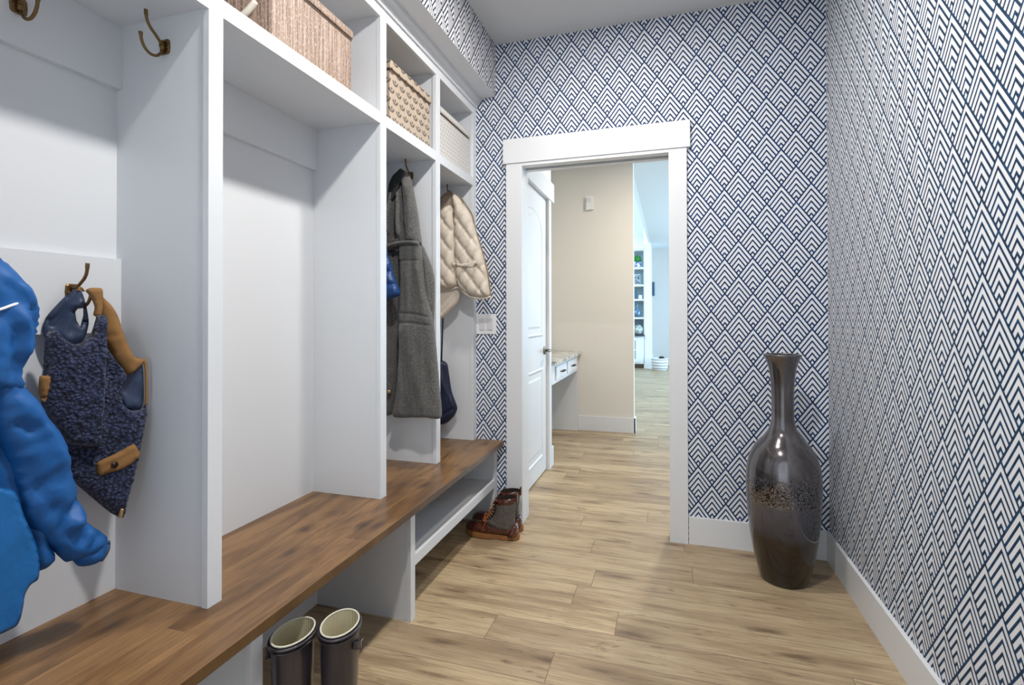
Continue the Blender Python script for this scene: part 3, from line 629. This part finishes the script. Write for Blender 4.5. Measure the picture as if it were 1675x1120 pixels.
# navy bag
ng = empty('tote_bag', (-1.17, 2.70, .60), 'dark navy folded tote bag hanging in the last locker below the vest', 'bag')
cloth('bag_body', [(690, 600), (705, 590), (720, 588), (731, 594), (734, 608), (739, 640), (748, 666), (743, 680), (732, 691), (722, 694), (700, 690), (690, 660)], ('Y', 2.70), NAVY, ng, .03, .04, .02, folds=[([(722, 610), (734, 640), (747, 666)], .008, .014), ([(726, 596), (737, 650)], .006, -.012), ([(722, 680), (735, 672), (747, 666)], .006, -.01)], res=.010)
ribbon('strap', [(700, 596), (702, 450), (715, 370), (733, 318), (728, 420), (722, 590)], ('Y', 2.71), .005, NAVY, ng)

# ------------------------------------------------------------------ child's fleece vest (nearest locker)
PX = ('X', -1.330, .62, .87)
fv = empty('fleece_vest', (-1.335, .87, .69), "child's navy fleece vest with brown canvas yoke hanging from the low hook", 'vest')
cloth('inner_lining', [(74, 540), (80, 519), (98, 498), (112, 484), (124, 475), (134, 472), (140, 480), (146, 500), (150, 530), (140, 560), (118, 572), (95, 570), (80, 556)], PX, LINING, fv, .006, .008, .004, wr=(.010, 22, 16, .7),
      folds=[([(118, 490), (90, 530)], .008, -.008), ([(130, 500), (104, 548)], .008, .008), ([(120, 510), (128, 530)], .006, -.006)], holes=[[(128, 510), (132, 505), (141, 504), (141, 516), (136, 534), (130, 524)]], res=.007, base=lambda a, b: -.01)
cloth('shoulder_strap', [(129, 475), (137, 471), (150, 471), (157, 473), (158, 490), (156, 517), (142, 516), (144, 503), (140, 492), (134, 482)], PX, CANVAS, fv, .006, .005, .003, wr=(.002, 30, 20, 0), folds=[([(155, 475), (155, 515)], .003, -.003)], res=.006, base=lambda a, b: .022)
cloth('canvas_yoke', [(155, 473), (160, 477), (171, 488), (182, 499), (190, 511), (196, 525), (200, 540), (209, 562), (220, 583), (236, 588), (231, 598), (222, 606), (209, 614), (198, 602), (187, 587), (174, 567), (163, 548), (157, 525)], PX, CANVAS, fv, .012, .010, .006, wr=(.006, 14, 22, .9),
      folds=[([(168, 500), (185, 545), (205, 585)], .010, .006), ([(176, 552), (192, 545)], .004, -.005), ([(203, 545), (210, 562)], .004, -.005)], res=.007)
cloth('right_front', [(159, 540), (168, 556), (187, 586), (208, 613), (201, 625), (198, 640), (201, 660), (214, 671), (230, 669), (238, 661), (239, 680), (234, 705), (227, 745), (219, 781), (208, 820), (202, 846), (196, 846), (180, 838), (146, 810), (122, 789), (103, 769), (96, 740), (100, 700), (120, 640), (145, 570)], PX, FLEECE, fv,
      .018, .018, .012, wr=(.005, 10, 6, .4), folds=[([(165, 570), (185, 640), (178, 690)], .014, -.012), ([(190, 640), (200, 700)], .02, .008), ([(107, 735), (150, 745)], .012, -.012)], res=.007, rough=.0035, rs=150)
cloth('armhole_lining', [(207, 612), (221, 604), (234, 590), (238, 606), (239, 640), (238, 662), (230, 672), (212, 673), (200, 662), (196, 640), (200, 624)], PX, LINING, fv, .006, .008, .004, wr=(.008, 30, 18, .5), folds=[([(225, 610), (208, 640)], .005, -.006), ([(232, 620), (222, 660)], .006, .006)], res=.007, base=lambda a, b: -.008)
ribbon('canvas_piping', [(236, 587), (239, 605), (240, 625), (240, 645), (239, 662)], PX, .0032, CANVAS, fv)
cloth('left_front', [(63, 541), (71, 540), (78, 541), (88, 553), (102, 562), (118, 559), (132, 545), (141, 518), (146, 515), (158, 517), (158, 560), (156, 620), (152, 680), (148, 727), (130, 728), (108, 726), (92, 723), (78, 702), (60, 680), (50, 655), (50, 625), (54, 600), (55, 575), (57, 550)], PX, FLEECE, fv,
      .018, .016, .006, wr=(.004, 10, 6, 0), folds=[([(75, 560), (85, 600)], .014, .006), ([(95, 705), (150, 712)], .006, -.006)], res=.007, rough=.0035, rs=150, base=lambda a, b: .034)
cloth('side_pocket_trim', [(42, 614), (52, 613), (62, 611), (60, 630), (52, 655), (46, 652), (40, 640)], PX, CANVAS, fv, .006, .006, .004, res=.006, base=lambda a, b: .046)
pk = cloth('pocket_flap', [(148, 756), (178, 741), (208, 725), (214, 730), (220, 743), (205, 758), (188, 767), (170, 772), (152, 777)], PX, CANVAS, fv, .006, .005, .002, folds=[([(150, 765), (180, 753), (214, 735)], .002, -.003)], res=.006, base=lambda a, b: .020)
w = un(186.5, 760, 'X', -1.330+.028, .62, .87); tube('button', [w, w+Vector((.004, 0, 0))], .0075, plain('dark_button', (50, 36, 26), .4, .4), pk, 14)['label'] = 'dark brown button'
ribbon('zipper_pull', [(200, 832), (198, 840), (197, 846)], PX, .004, GOLD, fv, .02)
ribbon('hanging_loop', [(128, 476), (131, 470), (137, 476)], ('X', -1.345), .003, CANVAS, fv)

# ------------------------------------------------------------------ child's blue jacket at the left edge
PJ = ('X', -1.262)
bj = empty('winter_jacket', (-1.262, .62, .60), "child's bright blue winter jacket hanging at the left edge beside the fleece vest", 'jacket')
cloth('jacket_body', [(-150, 620), (-60, 600), (0, 590), (14, 606), (24, 640), (40, 720), (60, 820), (75, 880), (88, 908), (78, 922), (64, 932), (45, 942), (26, 951), (18, 965), (14, 985), (10, 1003), (0, 1020), (-60, 1045), (-140, 1030)], PJ, BLUE, bj, .032, .035, .04, wr=(.009, 14, 6, .2),
      folds=[([(17, 841), (30, 870), (40, 940)], .010, -.016), ([(10, 860), (16, 1000)], .008, .010), ([(50, 870), (60, 930)], .014, .010), ([(-10, 700), (5, 900)], .02, -.014)], res=.011, rough=.002, rs=40)
cloth('front_placket', [(-40, 800), (0, 800), (15, 838), (26, 862), (36, 888), (41, 915), (39, 941), (26, 951), (17, 966), (14, 985), (9, 1006), (0, 1019), (-40, 1030)], PJ, BLUE2, bj, .006, .006, 0, wr=(.006, 10, 6, 0), res=.008, base=lambda a, b: .044)
cloth('sleeve', [(-20, 600), (10, 606), (24, 629), (40, 645), (52, 661), (64, 680), (78, 700), (89, 718), (98, 748), (106, 781), (116, 815), (129, 848), (140, 858), (150, 866), (158, 878), (150, 895), (133, 905), (112, 912), (98, 917), (88, 910), (70, 893), (50, 878), (34, 862), (20, 845), (14, 800), (-5, 740), (-30, 680)], PJ, BLUE, bj, .042, .045, .03, wr=(.009, 14, 22, .6),
      folds=[([(15, 760), (35, 800), (80, 850)], .012, -.008), ([(90, 830), (105, 812)], .010, -.014), ([(96, 850), (118, 838)], .010, .012), ([(60, 700), (75, 760)], .02, .010), ([(70, 860), (110, 880)], .012, -.010), ([(120, 890), (140, 870)], .008, -.012), ([(20, 700), (6, 690)], .010, -.016), ([(30, 660), (45, 700)], .014, .010)], res=.009, rough=.002, rs=40, base=lambda a, b: .02)
cu = cloth('cuff', [(112, 900), (128, 892), (143, 872), (151, 864), (158, 869), (164, 876), (163, 890), (158, 904), (148, 917), (134, 924), (120, 924), (113, 917)], PJ, BLUE, bj, .032, .028, .03, wr=(.008, 20, 20, .5), res=.007, base=lambda a, b: .016)
cloth('cuff_tab', [(140, 906), (150, 892), (162, 880), (163, 893), (157, 906), (148, 916)], PJ, plain('denim_blue_tab', (62, 100, 146), .8, bs=.5, bscale=500), cu, .004, .008, 0, res=.008, base=lambda a, b: .034)
cloth('hood', [(-160, 440), (-90, 400), (-30, 412), (0, 438), (10, 448), (22, 461), (30, 468), (38, 485), (42, 497), (46, 508), (44, 530), (42, 552), (38, 566), (30, 578), (22, 588), (15, 606), (24, 630), (6, 640), (-40, 640), (-120, 640), (-160, 560)], PJ, BLUE, bj, .042, .04, .03, wr=(.009, 16, 14, .9),
      folds=[([(18, 505), (34, 550)], .006, -.012), ([(0, 520), (14, 600)], .012, .012), ([(5, 470), (20, 490)], .010, .008), ([(-5, 540), (-10, 620)], .012, -.012)], res=.009, rough=.002, rs=40, base=lambda a, b: .026)
ribbon('reflective_piping', [(-60, 512), (-20, 511), (0, 506), (20, 499), (32, 495), (41, 492)], PJ, .0028, plain('reflective_white', (222, 226, 232), .4), bj, [.075, .075, .073, .069, .060, .034])
ribbon('hanging_loop', [(-80, 430), (-60, 400), (-40, 430)], ('X', -1.345), .003, BLUE, bj)
hook((XBK+.0192, un(-60, 400, 'X', -1.387)[1], 1.243), math.pi/2, 'brass hook behind the blue winter jacket on the low back board')

# ------------------------------------------------------------------ lofts for boots
def loft(name, rings, org, ang, mat, parent, seg=24, cap0=True, cap1=True, ex=2.):
    """rings: (back point, front point, half width) in the local side plane (x toe-ward, z up); ang turns x about z"""
    bm = bmesh.new(); R_ = []; ca, sa = math.cos(ang), math.sin(ang)
    for (bx, bz), (fx, fz), w in rings:
        r = []
        for k in range(seg):
            t = 2*math.pi*k/seg; c, s_ = math.cos(t), math.sin(t); c = math.copysign(abs(c)**(2/ex), c); s_ = math.copysign(abs(s_)**(2/ex), s_)
            x = (bx+fx)/2+(fx-bx)/2*c; z = (bz+fz)/2+(fz-bz)/2*c; y = w*s_
            r.append(bm.verts.new((org[0]+x*ca-y*sa, org[1]+x*sa+y*ca, org[2]+z)))
        R_.append(r)
    for a, b in zip(R_, R_[1:]):
        for k in range(seg): bm.faces.new((a[k], a[(k+1) % seg], b[(k+1) % seg], b[k]))
    if cap0: bm.faces.new(R_[0])
    if cap1: bm.faces.new(R_[-1])
    return link(name, bm, mat, parent, True)
def sole_bm(L0, L1, wh, wt, z0, z1, org, ang, name, mat, parent, arch=.0):
    bm = bmesh.new(); n = 40; top, bot = [], []; ca, sa = math.cos(ang), math.sin(ang)
    for k in range(n):
        t = 2*math.pi*k/n; c, s_ = math.cos(t), math.sin(t); c2 = math.copysign(abs(c)**.8, c)
        x = (L0+L1)/2+(L1-L0)/2*c2; u = (x-L0)/(L1-L0); w = wh+(wt-wh)*min(1, max(0, (u-.25)/.4)); w *= 1-.18*math.exp(-((u-.42)/.14)**2)
        y = w*math.copysign(abs(s_)**.85, s_)
        lift = .014*max(0, (u-.7)/.3)**2
        for lst, z in ((bot, z0+lift+(arch if .32 < u < .48 else 0)), (top, z1+lift)): lst.append(bm.verts.new((org[0]+x*ca-y*sa, org[1]+x*sa+y*ca, org[2]+z)))
    for k in range(n): bm.faces.new((bot[k], bot[(k+1) % n], top[(k+1) % n], top[k]))
    bm.faces.new(top); bm.faces.new(bot); return link(name, bm, mat, parent, False)
# tall rubber boots under the bench
RUB = NB('dark_plum_rubber'); nz = RUB.noise(RUB.mapv(RUB.pos(), (30, 30, 3)), 1., 3); RUB.set(Base_Color=RUB.ramp(nz, [(.3, (34, 31, 38)), (.7, (62, 56, 62))]), Roughness=.28, Coat_Weight=.3); RUB = RUB.m
s = NB('cream_knit_lining'); p = s.pos(); wv = s.sep(p); a = s.ma('SINE', s.ma('MULTIPLY', wv[2], 620.)); b = s.ma('SINE', s.ma('MULTIPLY', s.ma('ADD', wv[0], wv[1]), 480.))
k = s.ma('MULTIPLY', s.ma('ABSOLUTE', a), s.ma('ABSOLUTE', b)); s.set(Base_Color=s.mix(k, lin((168, 156, 118)), lin((232, 226, 200))), Roughness=.9); LIN = s.m
def rubber_boot(org, ang, side, label):
    t = empty('rubber_boot', org, label, 'boot')
    H = .372; o = Vector(org)
    sh = [((-.068, H), (.068, H+.006), .046), ((-.066, H-.02), (.066, H-.015), .046), ((-.062, .30), (.064, .30), .046), ((-.056, .22), (.060, .22), .044), ((-.050, .14), (.056, .14), .040), ((-.054, .10), (.064, .115), .040), ((-.062, .07), (.085, .10), .041),
          ((-.066, .045), (.115, .082), .043), ((-.062, .022), (.150, .070), .046), ((-.01, .014), (.175, .060), .048), ((.06, .014), (.195, .050), .048), ((.12, .014), (.205, .040), .038), ((.17, .018), (.208, .030), .018)]
    loft('boot_shell', sh, org, ang, RUB, t, 32, cap0=False)
    inn = [((-.066, H+.001), (.066, H+.007), .0445), ((-.062, .30), (.061, .30), .043), ((-.052, .20), (.056, .20), .040), ((-.046, .12), (.05, .12), .036)]
    loft('knit_lining', inn, org, ang, LIN, t, 32, cap0=False)['label'] = 'cream knit lining'
    def ring(z0, z1, a, w, r, name, m):
        bm = bmesh.new(); pts = []
        for k in range(41):
            q = 2*math.pi*k/40; x = a*math.cos(q); y = w*math.sin(q); z = (z0+z1)/2+(z1-z0)/2*math.cos(q)
            pts.append((o.x+x*math.cos(ang)-y*math.sin(ang), o.y+x*math.sin(ang)+y*math.cos(ang), o.z+z))
        tube_bm(bm, pts, r, 8, False); return link(name, bm, m, t, True)
    ring(H+.003, H+.009, .067, .0455, .0022, 'cream_edge', plain('cream_rim', (212, 208, 190), .6))
    ring(H-.004, H+.002, .0715, .0505, .0035, 'rim_band', RUB); ring(H-.014, H-.008, .0700, .0495, .0025, 'rim_band', RUB)
    sole_bm(-.075, .215, .040, .050, .0, .022, org, ang, 'sole', plain('rubber_sole', (26, 24, 28), .6), t)
    # side strap with buckle
    n = Vector((-math.sin(ang), math.cos(ang), 0))*side; f = Vector((math.cos(ang), math.sin(ang), 0)); c = o+Vector((0, 0, H-.045))+n*.048
    bm = bmesh.new()
    for a_, b_ in ((-.030, .030),):
        pts = [c+f*(a_+(b_-a_)*k/8)+n*(.006*math.sin(math.pi*k/8))+Vector((0, 0, -.018+.026*k/8)) for k in range(9)]
        for p0, p1 in zip(pts, pts[1:]):
            u = Vector((0, 0, .010)); q = n*.004
            vs = [bm.verts.new(x) for x in (p0-u-q, p1-u-q, p1+u-q, p0+u-q, p0-u+q, p1-u+q, p1+u+q, p0+u+q)]
            for fc in ((0, 1, 2, 3), (7, 6, 5, 4), (0, 4, 5, 1), (3, 2, 6, 7), (1, 5, 6, 2), (0, 3, 7, 4)): bm.faces.new([vs[i] for i in fc])
    st = link('side_strap', bm, RUB, t, False)
    c2 = c+n*.013+f*.012; q4 = [c2+f*x+Vector((0, 0, z)) for x, z in ((-.009, -.013), (.009, -.011), (.009, .015), (-.009, .013), (-.009, -.013))]
    bm = bmesh.new(); tube_bm(bm, q4, .0018, 8); link('buckle', bm, plain('buckle_metal', (150, 140, 136), .25, .9), st, True)['label'] = 'metal buckle'
rubber_boot((-.919, 1.083, 0), math.radians(-80), -1, 'dark rubber boot on the left of the pair, closer to the bench')
rubber_boot((-.828, 1.150, 0), math.radians(-72), 1, 'dark rubber boot on the right of the pair, buckle facing the room')

# leather lace-up boots
s = NB('polished_brown_leather'); nz = s.noise(s.pos(), 60, 5, .65); s.set(Base_Color=s.ramp(nz, [(.3, (40, 18, 12)), (.55, (82, 38, 25)), (.75, (128, 74, 54))]), Roughness=.25, Coat_Weight=.4); s.bump(nz, .25, .003); LEA = s.m
s = NB('grey_canvas_shaft'); nz = s.noise(s.mapv(s.pos(), (1, 1, .4)), 160, 5, .7); s.set(Base_Color=s.ramp(nz, [(.3, (52, 48, 45)), (.6, (98, 92, 86)), (.8, (136, 128, 120))]), Roughness=.8); s.bump(nz, .3, .002); SHF = s.m
loft_ = loft
def leather_boot(org, ang, label):
    t = empty('leather_boot', org, label, 'boot'); o = Vector(org); ca, sa = math.cos(ang), math.sin(ang)
    SZ = .955
    def W(x, y, z): return (o.x+x*ca-y*sa, o.y+x*sa+y*ca, o.z+z*SZ)
    def loft(n_, r_, *q, **kw): return loft_(n_, [((a, b*SZ), (c, d_*SZ), w_) for (a, b), (c, d_), w_ in r_], *q, **kw)
    shaft = [((-.062, .205), (.050, .196), .042), ((-.058, .17), (.050, .168), .043), ((-.054, .13), (.056, .135), .043), ((-.056, .095), (.070, .115), .043), ((-.064, .06), (.090, .098), .044), ((-.066, .035), (.115, .085), .045)]
    loft('canvas_shaft', shaft, org, ang, SHF, t, 28, cap0=False)['label'] = 'grey canvas shaft'
    loft('leather_foot', [((-.071, .082), (-.02, .055), .040), ((-.073, .05), (.05, .066), .0465), ((-.072, .024), (.110, .0865), .0475), ((-.03, .022), (.135, .078), .0485), ((.04, .022), (.165, .078), .050), ((.10, .022), (.190, .078), .050), ((.145, .024), (.210, .068), .046), ((.180, .028), (.217, .050), .034), ((.20, .032), (.216, .042), .018)], org, ang, LEA, t, 28)
    loft('heel_patch', [((-.0665, .088), (-.056, .086), .018), ((-.0685, .075), (-.040, .072), .036), ((-.0735, .05), (-.022, .05), .0462), ((-.0735, .024), (-.010, .024), .0478)], org, ang, LEA, t, 24)
    loft('padded_collar', [((-.062, .232), (.048, .220), .040), ((-.066, .228), (.053, .217), .045), ((-.064, .210), (.052, .198), .0455), ((-.060, .200), (.050, .190), .043)], org, ang, LEA, t, 28, cap0=False, cap1=False)
    loft('collar_lining', [((-.062, .232), (.048, .220), .040), ((-.055, .19), (.042, .18), .036), ((-.050, .12), (.04, .12), .034)], org, ang, plain('dark_lining', (40, 30, 26), .9), t, 28, cap0=False)
    box('pull_tab', *(lambda a, b: (min(a[0], b[0]), max(a[0], b[0]), min(a[1], b[1]), max(a[1], b[1]), o.z+.196, o.z+.240))(W(-.071, -.009, 0), W(-.064, .009, 0)), LEA, t)
    sole_bm(-.082, .220, .046, .054, .004, .026, org, ang, 'welt_sole', plain('tan_crepe_sole', (140, 92, 48), .6), t)
    sole_bm(-.080, .216, .045, .052, 0, .0045, org, ang, 'tread', plain('dark_tread', (60, 38, 22), .8), t, .003)
    # tongue, lace facing, laces and eyelets along the instep
    path = [(.054, .200), (.054, .17), (.058, .14), (.072, .120), (.092, .103), (.112, .090)]
    bm = bmesh.new()
    for (x0, z0), (x1, z1) in zip(path, path[1:]):
        d0 = Vector((x1-x0, 0, z1-z0)).normalized(); nn = Vector((-d0.z, 0, d0.x)); nn = nn if nn.x > 0 else -nn
        vs = [bm.verts.new(W(x+nn.x*h, y, z+nn.z*h)) for x, z in ((x0, z0), (x1, z1)) for y in (-.020, .020) for h in (-.006, .004)]
        for fc in ((0, 1, 3, 2), (4, 6, 7, 5), (0, 4, 5, 1), (2, 3, 7, 6), (0, 2, 6, 4), (1, 5, 7, 3)): bm.faces.new([vs[i] for i in fc])
    tg = link('tongue', bm, plain('dark_tongue', (34, 20, 14), .6), t, False)
    bm = bmesh.new(); EY = plain('eyelet_brass', (190, 176, 150), .3, .9)
    L = [(.062, .205), (.060, .188), (.060, .168), (.063, .150), (.070, .134), (.080, .121), (.092, .111), (.104, .102), (.116, .094)]
    for k, (x, z) in enumerate(L):
        for sd in (-1, 1):
            be = bmesh.new(); bmesh.ops.create_uvsphere(be, u_segments=8, v_segments=6, radius=.0036, matrix=Matrix.Translation(W(x-.006, sd*.024, z-.002))); link('eyelet', be, EY, t, True)
            if k < len(L)-1: x2, z2 = L[k+1]; tube_bm(bm, spline([W(x, sd*.023, z), W((x+x2)/2+.006, 0, (z+z2)/2+.004), W(x2, -sd*.023, z2)], 4), .0016, 6)
    tube_bm(bm, spline([W(.085, .01, .125), W(.10, .035, .135), W(.095, .05, .10), W(.082, .03, .10)], 5), .0022, 6)
    tube_bm(bm, spline([W(.085, .01, .125), W(.09, .045, .11), W(.10, .056, .07), W(.105, .056, .05)], 5), .0022, 6)
    link('laces', bm, plain('orange_brown_lace', (150, 84, 42), .7), t, True)
leather_boot((-.842, 2.598, 0), math.pi+.03, 'brown leather and grey canvas lace-up boot nearest the room')
leather_boot((-.852, 2.708, 0), math.pi+.0, 'brown lace-up boot standing behind its mate beside the door casing')

# ------------------------------------------------------------------ lights
def can(x, y, z, power, col, size, label):
    t = empty('recessed_light', (x, y, z-.012), label, 'ceiling light', 'recessed ceiling lights')
    lathe('trim_ring', [(size*.5+.022, .0), (size*.5+.018, -.006), (size*.5, -.004), (size*.5, .0)], (x, y, z-.001), TRIM, t, 32)
    lm = NB('lit_lamp_lens'); lm.set(Base_Color=(1, 1, 1, 1), Emission_Color=(*col, 1), Emission_Strength=power/(math.pi*math.pi*size*size/4))
    bm = bmesh.new(); bmesh.ops.create_circle(bm, cap_ends=True, segments=32, radius=size/2, matrix=Matrix.Translation((x, y, z-.0075)))
    lens = link('lens', bm, lm.m, t)
def lamp(name, loc, rot, sx, sy, power, col):
    ld = bpy.data.lights.new(name, 'AREA'); ld.shape = 'RECTANGLE'; ld.size = sx; ld.size_y = sy; ld.energy = power; ld.color = col
    lo = bpy.data.objects.new(name, ld); COL.objects.link(lo); lo.location = loc; lo.rotation_euler = rot
WARM = (1., .96, .91)
can(-.27, .85, ZC, 27, WARM, .13, 'round recessed ceiling light over the nearest lockers')
can(-.27, 1.95, ZC, 15.5, WARM, .13, 'round recessed ceiling light over the middle of the room')
can(.2, 4.2, 2.758, 26, (1., .90, .78), .13, 'added unseen recessed light that warms the hallway')  # added lamp to light the hallway warmly, fixture never in view
# added fill lamps, no windows modelled; world light enters the open end behind camera
lamp('far_room_fill', (3.3, 9.0, 1.5), (0, math.radians(90), 0), 2.4, 6.0, 330, (.42, .72, 1.))  # added blue area lamp brightening the far room from the right
lamp('vault_fill', (-4.0, 8.5, 3.2), (0, math.radians(-90), 0), 2., 5.0, 160, (.66, .86, 1.))  # added high area lamp brightening the vault's far wall
wd = bpy.data.worlds.new('daylight'); bpy.context.scene.world = wd; wd.use_nodes = True
bg = wd.node_tree.nodes['Background']; bg.inputs[0].default_value = (.79, .90, 1., 1); bg.inputs[1].default_value = 1.12
sc = bpy.context.scene
sc.view_settings.view_transform = 'Standard'; sc.view_settings.look = 'None'; sc.view_settings.gamma = 1; sc.view_settings.use_curve_mapping = False
sc.view_settings.exposure = .40
try:
    sc.cycles.max_bounces = 10; sc.cycles.diffuse_bounces = 6; sc.cycles.use_denoising = True
except Exception: pass
